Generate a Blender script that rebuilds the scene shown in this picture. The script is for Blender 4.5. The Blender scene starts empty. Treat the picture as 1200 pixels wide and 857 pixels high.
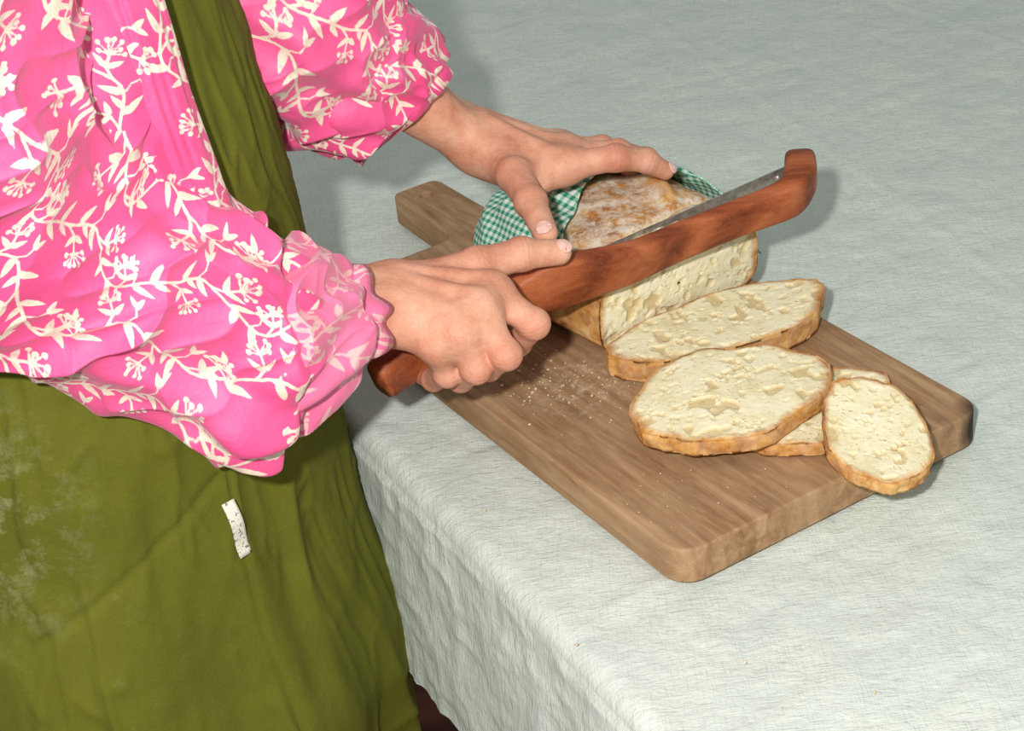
import bpy, bmesh, math, random
import numpy as np
from mathutils import Vector, Matrix
random.seed(4); rng=np.random.default_rng(7)
ZT=0.75   # table top height above the floor; everything below is written relative to the table top
A=np.array
def nrm(v): v=np.asarray(v,float); return v/np.linalg.norm(v)

# ------------------------------------------------------------------ noise
def _h(i,j,k,s):
    n=(i*374761393+j*668265263+k*2147483647+s*974634777)&0xffffffff
    n=((n^(n>>13))*1274126177)&0xffffffff
    n=(n^(n>>16))&0xffffffff
    return n/4294967295.0
def vn(P,f,s=0):
    P=np.asarray(P,float)*f+100.37
    i=np.floor(P).astype(np.int64); t=P-i; t=t*t*t*(t*(t*6-15)+10)
    r=0
    for a in (0,1):
        for b in (0,1):
            for c in (0,1):
                w=(t[:,0] if a else 1-t[:,0])*(t[:,1] if b else 1-t[:,1])*(t[:,2] if c else 1-t[:,2])
                r=r+w*_h(i[:,0]+a,i[:,1]+b,i[:,2]+c,s)
    return r
def fbm(P,f,o=3,s=0):
    r=0;a=1;t=0
    for k in range(o):
        r=r+a*vn(P,f,s+k);t+=a;a*=.5;f*=2.03
    return r/t
def ridge(P,f,s=0): return 1-np.abs(2*vn(P,f,s)-1)

# ------------------------------------------------------------------ mesh helpers
def mk(name,V,F,mats,attrs=None,mi=None,parent=None,smooth=True):
    V=np.asarray(V,np.float32); F=np.asarray(F,np.int32)
    me=bpy.data.meshes.new(name)
    me.vertices.add(len(V)); me.vertices.foreach_set("co",V.ravel())
    k=F.shape[1]
    me.loops.add(F.size); me.loops.foreach_set("vertex_index",F.ravel())
    me.polygons.add(len(F)); me.polygons.foreach_set("loop_start",np.arange(0,F.size,k,dtype=np.int32))
    me.polygons.foreach_set("use_smooth",np.full(len(F),smooth))
    for m in (mats if isinstance(mats,(list,tuple)) else [mats]): me.materials.append(m)
    if mi is not None: me.polygons.foreach_set("material_index",np.asarray(mi,np.int32))
    me.update(calc_edges=True); me.validate()
    if attrs:
        for n,d in attrs.items():
            d=np.asarray(d,np.float32)
            if d.ndim==1:
                at=me.attributes.new(n,'FLOAT','POINT'); at.data.foreach_set("value",d)
            else:
                at=me.attributes.new(n,'FLOAT_VECTOR','POINT'); at.data.foreach_set("vector",d.ravel())
    ob=bpy.data.objects.new(name,me); bpy.context.collection.objects.link(ob)
    if parent: ob.parent=parent
    return ob
def gridF(nu,nv,wrap):
    i=np.arange(nu-1)[:,None]; j=np.arange(nv if wrap else nv-1)[None,:]; j2=(j+1)%nv
    return np.stack([i*nv+j,i*nv+j2,(i+1)*nv+j2,(i+1)*nv+j],-1).reshape(-1,4)
def cr(st,n):
    st=np.asarray(st,float); m=len(st)
    P=np.vstack([2*st[0]-st[1],st,2*st[-1]-st[-2]])
    d=np.r_[0,np.cumsum(np.maximum(np.linalg.norm(np.diff(st[:,:3],axis=0),axis=1),1e-4))]; d/=d[-1]
    x=np.linspace(0,1,n); k=np.clip(np.searchsorted(d,x,side='right')-1,0,m-2)
    t=((x-d[k])/(d[k+1]-d[k]))[:,None]
    p0,p1,p2,p3=P[k],P[k+1],P[k+2],P[k+3]
    return .5*((2*p1)+(-p0+p2)*t+(2*p0-5*p1+4*p2-p3)*t*t+(-p0+3*p1-3*p2+p3)*t**3)
def loft(st,nu,nv,up=(0,0,1),power=1.0,disp=None,cap=True):
    """stations: x,y,z, r_up,r_down,r_side ; frame transported from the last station back"""
    S=cr(st,nu); C=S[:,:3]; T=np.gradient(C,axis=0); T/=np.linalg.norm(T,axis=1)[:,None]
    E1=np.zeros_like(C); e=A(up,float)
    for i in range(nu-1,-1,-1):
        e=e-T[i]*(e@T[i]); e=e/np.linalg.norm(e); E1[i]=e
    E2=np.cross(T,E1)
    ph=np.linspace(0,2*np.pi,nv,endpoint=False)
    c=np.cos(ph); s=np.sin(ph)
    if power!=1: c=np.sign(c)*np.abs(c)**power; s=np.sign(s)*np.abs(s)**power
    R1=np.where(c[None,:]>=0,S[:,3:4],S[:,4:5])
    V=C[:,None,:]+E1[:,None,:]*(R1*c[None,:])[...,None]+E2[:,None,:]*(S[:,5:6]*s[None,:])[...,None]
    arc=np.r_[0,np.cumsum(np.linalg.norm(np.diff(C,axis=0),axis=1))]
    srf=np.r_[0,np.cumsum(np.linalg.norm(np.diff(V,axis=0),axis=2).mean(1))]
    Un=np.repeat(arc[:,None]/arc[-1],nv,1); U=np.repeat(srf[:,None],nv,1); PH=np.repeat(ph[None,:],nu,0)
    N=V-C[:,None,:]; N/=np.maximum(np.linalg.norm(N,axis=2),1e-6)[...,None]
    if disp is not None:
        dd=disp(V.reshape(-1,3),Un.ravel(),PH.ravel()).reshape(nu,nv)
        V=V+N*dd[...,None]
    F=gridF(nu,nv,True); V=V.reshape(-1,3); U=U.ravel(); PH=PH.ravel()
    T3=np.zeros((0,3),int)
    if cap:
        V=np.vstack([V,C[0],C[-1]]); a=len(V)-2
        j=np.arange(nv); j2=(j+1)%nv
        T3=np.vstack([np.stack([j2,j,np.full(nv,a)],-1),np.stack([(nu-1)*nv+j,(nu-1)*nv+j2,np.full(nv,a+1)],-1)])
        U=np.r_[U,0,arc[-1]]; PH=np.r_[PH,0,0]
    return V,F,T3,U,PH
def loft_obj(name,st,nu,nv,mat,parent=None,attrs_fn=None,**k):
    V,q,t,U,PH=loft(st,nu,nv,**k)
    at=attrs_fn(U,PH) if attrs_fn else None
    ob=mk(name,V,q,mat,at,parent=parent)
    if len(t):
        bm=bmesh.new(); bm.from_mesh(ob.data); bm.verts.ensure_lookup_table()
        for a,b,c in t:
            try: f=bm.faces.new((bm.verts[a],bm.verts[b],bm.verts[c])); f.smooth=True
            except ValueError: pass
        bm.to_mesh(ob.data); bm.free()
    return ob
def empty(name):
    e=bpy.data.objects.new(name,None); bpy.context.collection.objects.link(e); e.empty_display_size=.05; return e

# ------------------------------------------------------------------ implicit surfaces (surface nets)
def nets(G,lo,h):
    G=G.copy(); G[0]=G[-1]=h; G[:,0]=G[:,-1]=h; G[:,:,0]=G[:,:,-1]=h
    s=G<0; nx,ny,nz=G.shape
    def sl(a,o): return a[o[0]:nx-1+o[0],o[1]:ny-1+o[1],o[2]:nz-1+o[2]]
    offs=[(i,j,k) for i in(0,1) for j in(0,1) for k in(0,1)]
    cnt=sum(sl(s,o).astype(np.int8) for o in offs); mask=(cnt>0)&(cnt<8)
    idx=np.argwhere(mask); acc=np.zeros((len(idx),3)); n=np.zeros(len(idx))
    for o in offs:
        for ax in range(3):
            if o[ax]==1: continue
            o1=list(o); o1[ax]=1
            g0=G[idx[:,0]+o[0],idx[:,1]+o[1],idx[:,2]+o[2]]; g1=G[idx[:,0]+o1[0],idx[:,1]+o1[1],idx[:,2]+o1[2]]
            m=(g0<0)!=(g1<0); t=np.where(m,g0/np.where(m,g0-g1,1),0)
            p=np.repeat(A(o,float)[None],len(idx),0); p[:,ax]=t
            acc+=p*m[:,None]; n+=m
    V=A(lo)+h*(idx+acc/n[:,None])
    M=-np.ones(mask.shape,np.int64); M[mask]=np.arange(len(idx))
    Fs=[]
    for ax in range(3):
        b,c=[(1,2),(2,0),(0,1)][ax]
        s0=np.take(s,range(0,s.shape[ax]-1),ax); s1=np.take(s,range(1,s.shape[ax]),ax)
        e=np.argwhere(s0!=s1); e=e[(e[:,b]>0)&(e[:,c]>0)&(e[:,b]<s.shape[b]-1)&(e[:,c]<s.shape[c]-1)]
        def cell(db,dc):
            q=e.copy(); q[:,b]-=db; q[:,c]-=dc; return M[q[:,0],q[:,1],q[:,2]]
        f=np.stack([cell(1,1),cell(0,1),cell(0,0),cell(1,0)],-1)
        ins=s[e[:,0],e[:,1],e[:,2]]; f[~ins]=f[~ins][:,::-1]
        Fs.append(f)
    F=np.vstack(Fs); F=F[(F>=0).all(1)]
    return V,F
def grid(lo,hi,h):
    ax=[np.arange(lo[i],hi[i],h,dtype=np.float32) for i in range(3)]
    return np.stack(np.meshgrid(*ax,indexing='ij'),-1)
def rc(P,a,b,ra,rb):
    a=A(a,np.float32); b=A(b,np.float32); ab=b-a; pa=P-a
    t=np.clip((pa@ab)/max(float(ab@ab),1e-9),0,1)
    return np.sqrt(((pa-t[...,None]*ab)**2).sum(-1))-(ra+(rb-ra)*t)
def smin(a,b,k):
    h=np.maximum(k-np.abs(a-b),0)/k
    return np.minimum(a,b)-h*h*k*.25

# ------------------------------------------------------------------ materials
def mat(name):
    m=bpy.data.materials.new(name); m.use_nodes=True; nt=m.node_tree; b=nt.nodes["Principled BSDF"]; return m,nt,b
def lin(c): return tuple((x/255/12.92 if x/255<=.04045 else ((x/255+.055)/1.055)**2.4) for x in c)+(1,)
def ramp(nt,fac,stops,interp='LINEAR'):
    r=nt.nodes.new("ShaderNodeValToRGB"); r.color_ramp.interpolation=interp
    el=r.color_ramp.elements
    while len(el)<len(stops): el.new(.5)
    for e,(p,c) in zip(el,stops): e.position=p; e.color=c if len(c)==4 else lin(c)
    nt.links.new(fac,r.inputs[0]); return r
def mix(nt,f,a,b,bt='MIX'):
    m=nt.nodes.new("ShaderNodeMix"); m.data_type='RGBA'; m.blend_type=bt
    for s,v in ((m.inputs[0],f),(m.inputs[6],a),(m.inputs[7],b)):
        if isinstance(v,(int,float)): s.default_value=v
        elif isinstance(v,tuple): s.default_value=v
        else: nt.links.new(v,s)
    return m.outputs[2]
def mth(nt,op,a,b=None,c=None,clamp=False):
    m=nt.nodes.new("ShaderNodeMath"); m.operation=op; m.use_clamp=clamp
    for s,v in zip(m.inputs,(a,b,c)):
        if v is None: continue
        if isinstance(v,(int,float)): s.default_value=v
        else: nt.links.new(v,s)
    return m.outputs[0]
def noise(nt,vec,scale,detail=4,rough=.5,dist=0,typ=None):
    n=nt.nodes.new("ShaderNodeTexNoise")
    if typ: n.noise_type=typ
    n.inputs["Scale"].default_value=scale; n.inputs["Detail"].default_value=detail
    n.inputs["Roughness"].default_value=rough; n.inputs["Distortion"].default_value=dist
    if vec is not None: nt.links.new(vec,n.inputs["Vector"])
    return n.outputs[0]
def obj(nt,scale=None,rot=None):
    t=nt.nodes.new("ShaderNodeTexCoord")
    if scale is None: return t.outputs["Object"]
    m=nt.nodes.new("ShaderNodeMapping"); m.inputs["Scale"].default_value=scale
    if rot: m.inputs["Rotation"].default_value=rot
    nt.links.new(t.outputs["Object"],m.inputs[0]); return m.outputs[0]
def dist(nt,o,p):
    g=nt.nodes.new("ShaderNodeVectorMath"); g.operation='DISTANCE'; nt.links.new(o,g.inputs[0]); g.inputs[1].default_value=p; return g.outputs["Value"]
def attr(nt,n): a=nt.nodes.new("ShaderNodeAttribute"); a.attribute_name=n; return a
def bump(nt,b,h,strength,dist,prev=None):
    n=nt.nodes.new("ShaderNodeBump"); n.inputs["Strength"].default_value=strength; n.inputs["Distance"].default_value=dist
    nt.links.new(h,n.inputs["Height"])
    if prev: nt.links.new(prev,n.inputs["Normal"])
    nt.links.new(n.outputs[0],b.inputs["Normal"]); return n.outputs[0]

def m_linen():
    m,nt,b=mat("white_linen"); o=obj(nt)
    n1=noise(nt,o,14,5,.6)
    c=ramp(nt,n1,[(.3,(204,212,205)),(.7,(218,224,216))]).outputs[0]
    # individual slubby threads
    th1=noise(nt,obj(nt,(60,900,60),(0,0,-.45)),1,2,.6); th2=noise(nt,obj(nt,(900,60,60),(0,0,-.45)),1,2,.6)
    wv=mth(nt,'ADD',th1,th2)
    c=mix(nt,ramp(nt,wv,[(.75,(0,0,0)),(1.25,(255,255,255))]).outputs[0],lin((196,203,196)),c)
    nt.links.new(c,b.inputs["Base Color"]); b.inputs["Roughness"].default_value=.95; b.inputs["Specular IOR Level"].default_value=.12
    p=bump(nt,b,noise(nt,o,44,5,.62,.6,'RIDGED_MULTIFRACTAL'),.20,.003)
    p2=bump(nt,b,wv,.5,.0008,p)
    p3=bump(nt,b,noise(nt,obj(nt,(1,1.8,1),(0,0,.45)),95,4,.65,.6),.55,.0024,p2)
    bump(nt,b,noise(nt,o,22,4,.55,.9),.30,.005,p3)
    return m
def m_apron():
    m,nt,b=mat("olive_linen"); o=obj(nt)
    c=ramp(nt,noise(nt,o,9,5,.6),[(.25,(76,80,14)),(.75,(102,104,28))]).outputs[0]
    c=mix(nt,mth(nt,'MULTIPLY',noise(nt,o,500,2,.6),.24),c,lin((136,134,62)))
    fl=noise(nt,o,34,7,.78)
    near=mth(nt,'SUBTRACT',1,mth(nt,'DIVIDE',dist(nt,o,(-.38,-.26,.09)),.12),clamp=True)
    f=mth(nt,'MULTIPLY',ramp(nt,fl,[(.50,(0,0,0)),(.68,(255,255,255))]).outputs[0],mth(nt,'MULTIPLY',near,1.0))
    f2=mth(nt,'MULTIPLY',ramp(nt,noise(nt,o,38,7,.8),[(.60,(0,0,0)),(.82,(255,255,255))]).outputs[0],.18)
    c=mix(nt,mth(nt,'ADD',f,f2,clamp=True),c,lin((178,176,140)))
    nt.links.new(c,b.inputs["Base Color"]); b.inputs["Roughness"].default_value=.92; b.inputs["Specular IOR Level"].default_value=.18
    p=bump(nt,b,noise(nt,o,750,2,.6),.45,.0006); bump(nt,b,noise(nt,o,26,5,.62,.7),.32,.004,p)
    return m
def m_pink(light=False):
    m,nt,b=mat("pink_satin_cuff" if light else "pink_floral_satin"); o=obj(nt)
    base=ramp(nt,noise(nt,o,12,3,.5),[(.3,(234,72,132)) if not light else (.3,(236,98,148)),(.7,(246,102,156)) if not light else (.7,(246,136,174))]).outputs[0]
    d=attr(nt,"vine").outputs["Fac"]
    f=nt.nodes.new("ShaderNodeMapRange"); f.inputs["From Min"].default_value=.00022; f.inputs["From Max"].default_value=-.00022
    dd=mth(nt,'ADD',d,mth(nt,'MULTIPLY',mth(nt,'SUBTRACT',noise(nt,o,420,2),.5),.0009))
    nt.links.new(dd,f.inputs["Value"])
    w=mth(nt,'MULTIPLY',f.outputs[0],ramp(nt,noise(nt,o,160,3,.6),[(.25,(200,200,200)),(.5,(255,255,255))]).outputs[0])
    if light: w=mth(nt,'MULTIPLY',w,.55)
    c=mix(nt,w,base,lin((242,226,204)))
    nt.links.new(c,b.inputs["Base Color"]); b.inputs["Roughness"].default_value=.54
    b.inputs["Sheen Weight"].default_value=.2; b.inputs["Sheen Roughness"].default_value=.4
    b.inputs["Specular IOR Level"].default_value=.38
    p=bump(nt,b,noise(nt,o,48,4,.58,.9),.45,.003); bump(nt,b,noise(nt,obj(nt,(1,1,5)),420,2,.6),.3,.0005,p)
    return m
def m_skin():
    m,nt,b=mat("skin"); o=obj(nt)
    c=ramp(nt,noise(nt,o,36,6,.65),[(.3,(192,126,100)),(.5,(214,154,126)),(.72,(228,180,154))]).outputs[0]
    red=attr(nt,"red").outputs["Fac"]
    c=mix(nt,mth(nt,'MULTIPLY',red,mth(nt,'ADD',.20,mth(nt,'MULTIPLY',noise(nt,o,70,3),.45)),clamp=True),c,lin((192,92,74)))
    cs=attr(nt,"cs").outputs["Fac"]; cm=attr(nt,"cm").outputs["Fac"]
    wv=mth(nt,'SINE',mth(nt,'ADD',mth(nt,'MULTIPLY',cs,1900),mth(nt,'MULTIPLY',noise(nt,o,200,3),9)))
    c=mix(nt,mth(nt,'MULTIPLY',mth(nt,'MULTIPLY',mth(nt,'GREATER_THAN',wv,.75),cm),.22),c,lin((150,80,62)))
    nt.links.new(c,b.inputs["Base Color"]); b.inputs["Roughness"].default_value=.58; b.inputs["Specular IOR Level"].default_value=.4
    b.inputs["Subsurface Weight"].default_value=.08; b.inputs["Subsurface Radius"].default_value=(.012,.004,.002); b.inputs["Subsurface Scale"].default_value=.5
    p0=bump(nt,b,mth(nt,'MULTIPLY',wv,cm),.16,.0005)
    v=nt.nodes.new("ShaderNodeTexVoronoi"); v.inputs["Scale"].default_value=520; nt.links.new(o,v.inputs["Vector"])
    p=bump(nt,b,v.outputs["Distance"],.25,.0007,p0); bump(nt,b,noise(nt,obj(nt,(1,1,1)),95,5,.65,.8),.5,.002,p)
    return m
def m_nail():
    m,nt,b=mat("nail_polish"); o=obj(nt)
    c=ramp(nt,noise(nt,o,200),[(.3,(226,172,160)),(.7,(240,200,190))]); nt.links.new(c.outputs[0],b.inputs["Base Color"])
    b.inputs["Roughness"].default_value=.22; b.inputs["Coat Weight"].default_value=.3; return m
def m_wood(name,c1,c2,c3,sc=(1.6,20,20),rough=.5,wave=.22,corner_shade=None):
    m,nt,b=mat(name); o=obj(nt,sc)
    n=noise(nt,o,3.2,8,.62,.7)
    w=nt.nodes.new("ShaderNodeTexWave"); w.wave_type='BANDS'; w.bands_direction='Y'; w.inputs["Scale"].default_value=.35; w.inputs["Distortion"].default_value=7; w.inputs["Detail"].default_value=3; w.inputs["Detail Scale"].default_value=.8
    nt.links.new(o,w.inputs["Vector"])
    fine=noise(nt,obj(nt,(sc[0]*6,sc[1]*14,sc[2]*14)),3,3,.6)
    f=mth(nt,'ADD',mth(nt,'MULTIPLY',n,.77-wave),mth(nt,'ADD',mth(nt,'MULTIPLY',w.outputs["Fac"],wave),mth(nt,'MULTIPLY',fine,.28)))
    c=ramp(nt,f,[(.34,c1),(.52,c2),(.70,c3)]).outputs[0]
    if corner_shade:
        oo=obj(nt)
        # cathedral grain figure
        wv=nt.nodes.new("ShaderNodeTexWave"); wv.wave_type='RINGS'; wv.rings_direction='SPHERICAL'; wv.inputs["Scale"].default_value=30; wv.inputs["Distortion"].default_value=3.5; wv.inputs["Detail"].default_value=3; wv.inputs["Detail Scale"].default_value=2
        mp=nt.nodes.new("ShaderNodeMapping"); mp.inputs["Location"].default_value=(.02,-.02,.0); mp.inputs["Scale"].default_value=(.16,1,1); nt.links.new(oo,mp.inputs[0]); nt.links.new(mp.outputs[0],wv.inputs["Vector"])
        c=mix(nt,mth(nt,'MULTIPLY',ramp(nt,wv.outputs["Fac"],[(.55,(0,0,0)),(.95,(255,255,255))]).outputs[0],.30),c,lin((116,80,54)))
        sc_=ramp(nt,noise(nt,obj(nt,(2,9,9),(0,0,.9)),26,3,.7),[(.60,(0,0,0)),(.66,(255,255,255))]).outputs[0]
        c=mix(nt,mth(nt,'MULTIPLY',sc_,.12),c,lin((224,200,166)))
        fl=ramp(nt,noise(nt,oo,14,5,.7),[(.42,(0,0,0)),(.72,(255,255,255))]).outputs[0]
        c=mix(nt,mth(nt,'MULTIPLY',fl,.32),c,lin((196,168,134)))
        # flour dust where the loaf has been cut
        k2=mth(nt,'SUBTRACT',1,mth(nt,'DIVIDE',dist(nt,oo,(.03,-.06,.014)),.055),clamp=True)
        c=mix(nt,mth(nt,'MULTIPLY',mth(nt,'MULTIPLY',k2,ramp(nt,noise(nt,oo,120,5,.8),[(.5,(0,0,0)),(.65,(255,255,255))]).outputs[0]),.8),c,lin((222,208,184)))
        k=mth(nt,'SUBTRACT',1,mth(nt,'DIVIDE',dist(nt,oo,corner_shade[0]),corner_shade[1]),clamp=True)
        c=mix(nt,mth(nt,'MULTIPLY',k,2.2,clamp=True),c,lin((44,32,26)))  # shadow at one board corner, painted dark into the wood colour
    nt.links.new(c,b.inputs["Base Color"]); b.inputs["Roughness"].default_value=rough; b.inputs["Specular IOR Level"].default_value=.3
    bump(nt,b,f,.3,.0012); return m
def m_bread():
    m,nt,b=mat("bread"); o=obj(nt)
    cr_=attr(nt,"crust").outputs["Fac"]; hole=attr(nt,"hole").outputs["Fac"]
    crumb=ramp(nt,noise(nt,o,45,7,.7),[(.28,(220,205,160)),(.48,(237,227,190)),(.72,(246,240,214))]).outputs[0]
    wo_=nt.nodes.new("ShaderNodeVectorMath"); wo_.operation='MULTIPLY_ADD'
    nn=nt.nodes.new("ShaderNodeTexNoise"); nn.inputs["Scale"].default_value=70; nt.links.new(o,nn.inputs["Vector"])
    nt.links.new(nn.outputs["Color"],wo_.inputs[0]); wo_.inputs[1].default_value=(.012,.012,.012); nt.links.new(o,wo_.inputs[2])
    def pore(scale,lo,hi,clus):
        v=nt.nodes.new("ShaderNodeTexVoronoi"); v.inputs["Scale"].default_value=scale; v.inputs["Randomness"].default_value=1
        nt.links.new(wo_.outputs[0],v.inputs["Vector"])
        return ramp(nt,mth(nt,'ADD',v.outputs["Distance"],mth(nt,'MULTIPLY',noise(nt,o,clus,2),.8)),[(lo,(255,255,255)),(hi,(0,0,0))]).outputs[0]
    pb=pore(120,.40,.56,38); ps=pore(300,.44,.60,80)
    hh=mth(nt,'ADD',mth(nt,'MULTIPLY',pb,.50),mth(nt,'MULTIPLY',ps,.45),clamp=True)
    crumb=mix(nt,mth(nt,'MULTIPLY',hh,.75),crumb,lin((198,168,112)))
    crumb=mix(nt,mth(nt,'MULTIPLY',hole,.60),crumb,lin((196,164,104)))  # shade inside the holes put into the crumb colour for depth
    crust=ramp(nt,noise(nt,o,60,6,.7,.4),[(.28,(132,74,30)),(.45,(184,122,58)),(.6,(214,162,92)),(.78,(234,202,146))]).outputs[0]
    fl=attr(nt,"flour").outputs["Fac"]
    fm=ramp(nt,noise(nt,o,70,8,.78),[(.42,(0,0,0)),(.58,(255,255,255))]).outputs[0]
    crust=mix(nt,mth(nt,'MULTIPLY',fl,fm,clamp=True),crust,lin((230,219,202)))
    r=ramp(nt,mth(nt,'ADD',cr_,mth(nt,'MULTIPLY',mth(nt,'SUBTRACT',noise(nt,o,110,5),.5),.14)),[(.885,(0,0,0)),(.975,(255,255,255))]).outputs[0]
    c=mix(nt,r,crumb,crust)
    nt.links.new(c,b.inputs["Base Color"]); b.inputs["Roughness"].default_value=.92; b.inputs["Specular IOR Level"].default_value=.10
    inv=mth(nt,'SUBTRACT',1,r)
    p=bump(nt,b,mth(nt,'MULTIPLY',mth(nt,'MULTIPLY',hh,inv),-1),.6,.0016); bump(nt,b,noise(nt,o,320,6,.75),.45,.0009,p); return m
def m_gingham():
    m,nt,b=mat("green_gingham"); a=attr(nt,"guv")
    s=nt.nodes.new("ShaderNodeSeparateXYZ"); nt.links.new(a.outputs["Vector"],s.inputs[0])
    st=[]
    for k in (0,1):
        q=mth(nt,'FRACT',mth(nt,'MULTIPLY',s.outputs[k],1/.0072)); st.append(mth(nt,'GREATER_THAN',q,.52))
    f=mth(nt,'MULTIPLY',mth(nt,'ADD',st[0],st[1]),.5)
    c=ramp(nt,f,[(0,(236,242,234)),(.5,(146,204,182)),(1,(46,142,112))],'LINEAR')
    nt.links.new(c.outputs[0],b.inputs["Base Color"]); b.inputs["Roughness"].default_value=.9
    bump(nt,b,noise(nt,obj(nt),900,2),.3,.0005); return m
def m_simple(name,c1,c2,sc=30,rough=.6,metal=0,bs=.2,bd=.001):
    m,nt,b=mat(name); o=obj(nt); n=noise(nt,o,sc,4,.6)
    c=ramp(nt,n,[(.3,c1),(.7,c2)]); nt.links.new(c.outputs[0],b.inputs["Base Color"])
    b.inputs["Roughness"].default_value=rough; b.inputs["Metallic"].default_value=metal; bump(nt,b,n,bs,bd); return m

LINEN=m_linen(); APRON=m_apron(); PINK=m_pink(); PINKL=m_pink(True); SKIN=m_skin(); NAIL=m_nail(); BREAD=m_bread(); GING=m_gingham()
BOARDM=m_wood("oiled_oak",(118,86,58),(158,121,86),(184,150,114),sc=(2.6,26,26),rough=.7,wave=.05,corner_shade=((.2415,.1325,.0),.026))
BOWM=m_wood("cherry_wood",(100,44,22),(150,76,42),(182,104,64),sc=(6,30,30),rough=.52)
TABM=m_wood("table_pine",(120,84,50),(160,118,76),(188,150,104))
FLOORM=m_wood("dark_floor_wood",(80,34,22),(108,52,34),(128,68,46),sc=(3,14,14))
STEEL=m_simple("blade_steel",(140,138,130),(196,194,186),200,.42,.7,.1,.0003)

# ------------------------------------------------------------------ floral vine pattern (periodic tile, signed distance)
TL=.12; SC=.80
def build_prims():
    pr=[]; r=np.random.default_rng(11)
    def seg(a,b,w): pr.append(('s',a*SC,b*SC,w))
    def leaf(c,ang,l,w): pr.append(('l',c*SC,ang,l*SC,w*SC))
    def dot(c,w): pr.append(('d',c*SC,w*SC))
    for k,(x0,ph,amp) in enumerate([(.028,0,.014),(.088,2.2,.016)]):
        ys=np.linspace(0,TL,19); xs=x0+amp*np.sin(2*np.pi*ys/TL+ph)+.004*np.sin(4*np.pi*ys/TL+k)
        pts=np.stack([ys,xs],-1)
        for i in range(18): seg(pts[i],pts[i+1],.0009)
        for i in range(0,18,2):
            side=1 if (i//2)%2 else -1
            d=nrm(pts[i+1]-pts[i]); nn=A([-d[1],d[0]])*side
            if i in (4,10,16):
                L=.019+.006*r.random(); end=pts[i]+nrm(d*.7+nn)*L
                mid=pts[i]+nrm(d*1.1+nn*.7)*L*.55
                seg(pts[i],mid,.0008); seg(mid,end,.0008)
                base=math.atan2(*(end-mid)[::-1])
                for q in range(7):
                    an=base+(q-3)*.50+r.normal()*.1; ln=.0075+.005*r.random()
                    e=end+A([math.cos(an),math.sin(an)])*ln
                    seg(end,e,.0005); dot(e,.0018+.0004*r.random())
                for sd in (-1,1):
                    an=base+sd*1.0; c=mid+A([math.cos(an),math.sin(an)])*.007; leaf(c,an,.0064,.0022)
            else:
                v=nrm(d*.8+nn); an=math.atan2(v[1],v[0])+r.normal()*.15; leaf(pts[i]+v*.0095,an,.0092,.0028)
                if i%4==0:
                    v=nrm(d*.9-nn*.8); an=math.atan2(v[1],v[0])+r.normal()*.2; leaf(pts[i]+v*.0070+d*.003,an,.0066,.0023)
                else:
                    e=pts[i]-nrm(nn-d*.3)*.015; m_=(pts[i]+e)/2+d*.003; seg(pts[i],m_,.0006); seg(m_,e,.0006)
                    for sd in (-.6,.5):
                        an=math.atan2(*(e-m_)[::-1])+sd; leaf(e+A([math.cos(an),math.sin(an)])*.005,an,.0060,.0021)
    return pr
PR=build_prims(); TL=TL*SC
def vine(U,W):
    P=np.stack([U,W],-1); out=np.full(len(P),1.0)
    wob=.004*np.sin(U*31+W*17)+.003*np.sin(W*2*np.pi/TL*1.0+1)
    P=P+np.stack([wob,-wob*.6],-1)
    for p in PR:
        c=p[1] if p[0]!='s' else (p[1]+p[2])/2
        D=P-c; D-=TL*np.round(D/TL)
        if p[0]=='s':
            h=(p[2]-p[1])/2; t=np.clip((D@h)/max(h@h,1e-12),-1,1); d=np.linalg.norm(D-t[:,None]*h,axis=1)-p[3]
        elif p[0]=='d': d=np.linalg.norm(D,axis=1)-p[2]
        else:
            ca,sa=math.cos(p[2]),math.sin(p[2]); x=D[:,0]*ca+D[:,1]*sa; y=-D[:,0]*sa+D[:,1]*ca
            ww=p[4]*(1-.45*np.clip(x/p[3],-1,1)); d=(np.sqrt((x/p[3])**2+(y/ww)**2)-1)*p[4]
        out=np.minimum(out,d)
    return out

# ================================================================== TABLE + CLOTH
NT=nrm([.9,.434,0]); ET=nrm([.434,-.90,0]); N0=-.1377; RR=.016
def tw(t,n,z): return ET[None]*t[:,None]+NT[None]*(N0+RR+n)[:,None]+A([0,0,1.])[None]*z[:,None]
drop=.195; q=np.r_[np.linspace(-drop,.05,90),np.linspace(.055,1.25,250)]; t=np.linspace(-1.5,1.0,560)
Q,T_=np.meshgrid(q,t,indexing='ij'); Qf=Q.ravel(); Tf=T_.ravel()
th=np.clip(-Qf/RR,0,np.pi/2); n=np.where(Qf>=0,Qf,-RR*np.sin(th)); z=np.where(Qf>=0,0,-RR*(1-np.cos(th)))
hang=np.maximum(-Qf-RR*np.pi/2,0); z=z-hang
P0=np.stack([Qf,Tf,0*Qf],-1)
w_=np.clip((Tf-.18)/.25,0,1)
n=n-hang*(.06+.25*w_*(vn(np.stack([Qf*1.5,Tf,0*Qf],-1),14,5)-.3))-.005*w_*np.clip(hang/.04,0,1)*np.sin(Tf*48+3*vn(P0,9,8))
warp=.03*(vn(P0,14,9)[:,None]-.5)
crk=.0015*ridge(P0*A([1,1.6,1])+warp,16,2)**2+.0010*ridge(P0+warp,40,3)**2+.0020*(1-vn(P0,6,4))+.0003*vn(P0,130,6)
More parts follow.
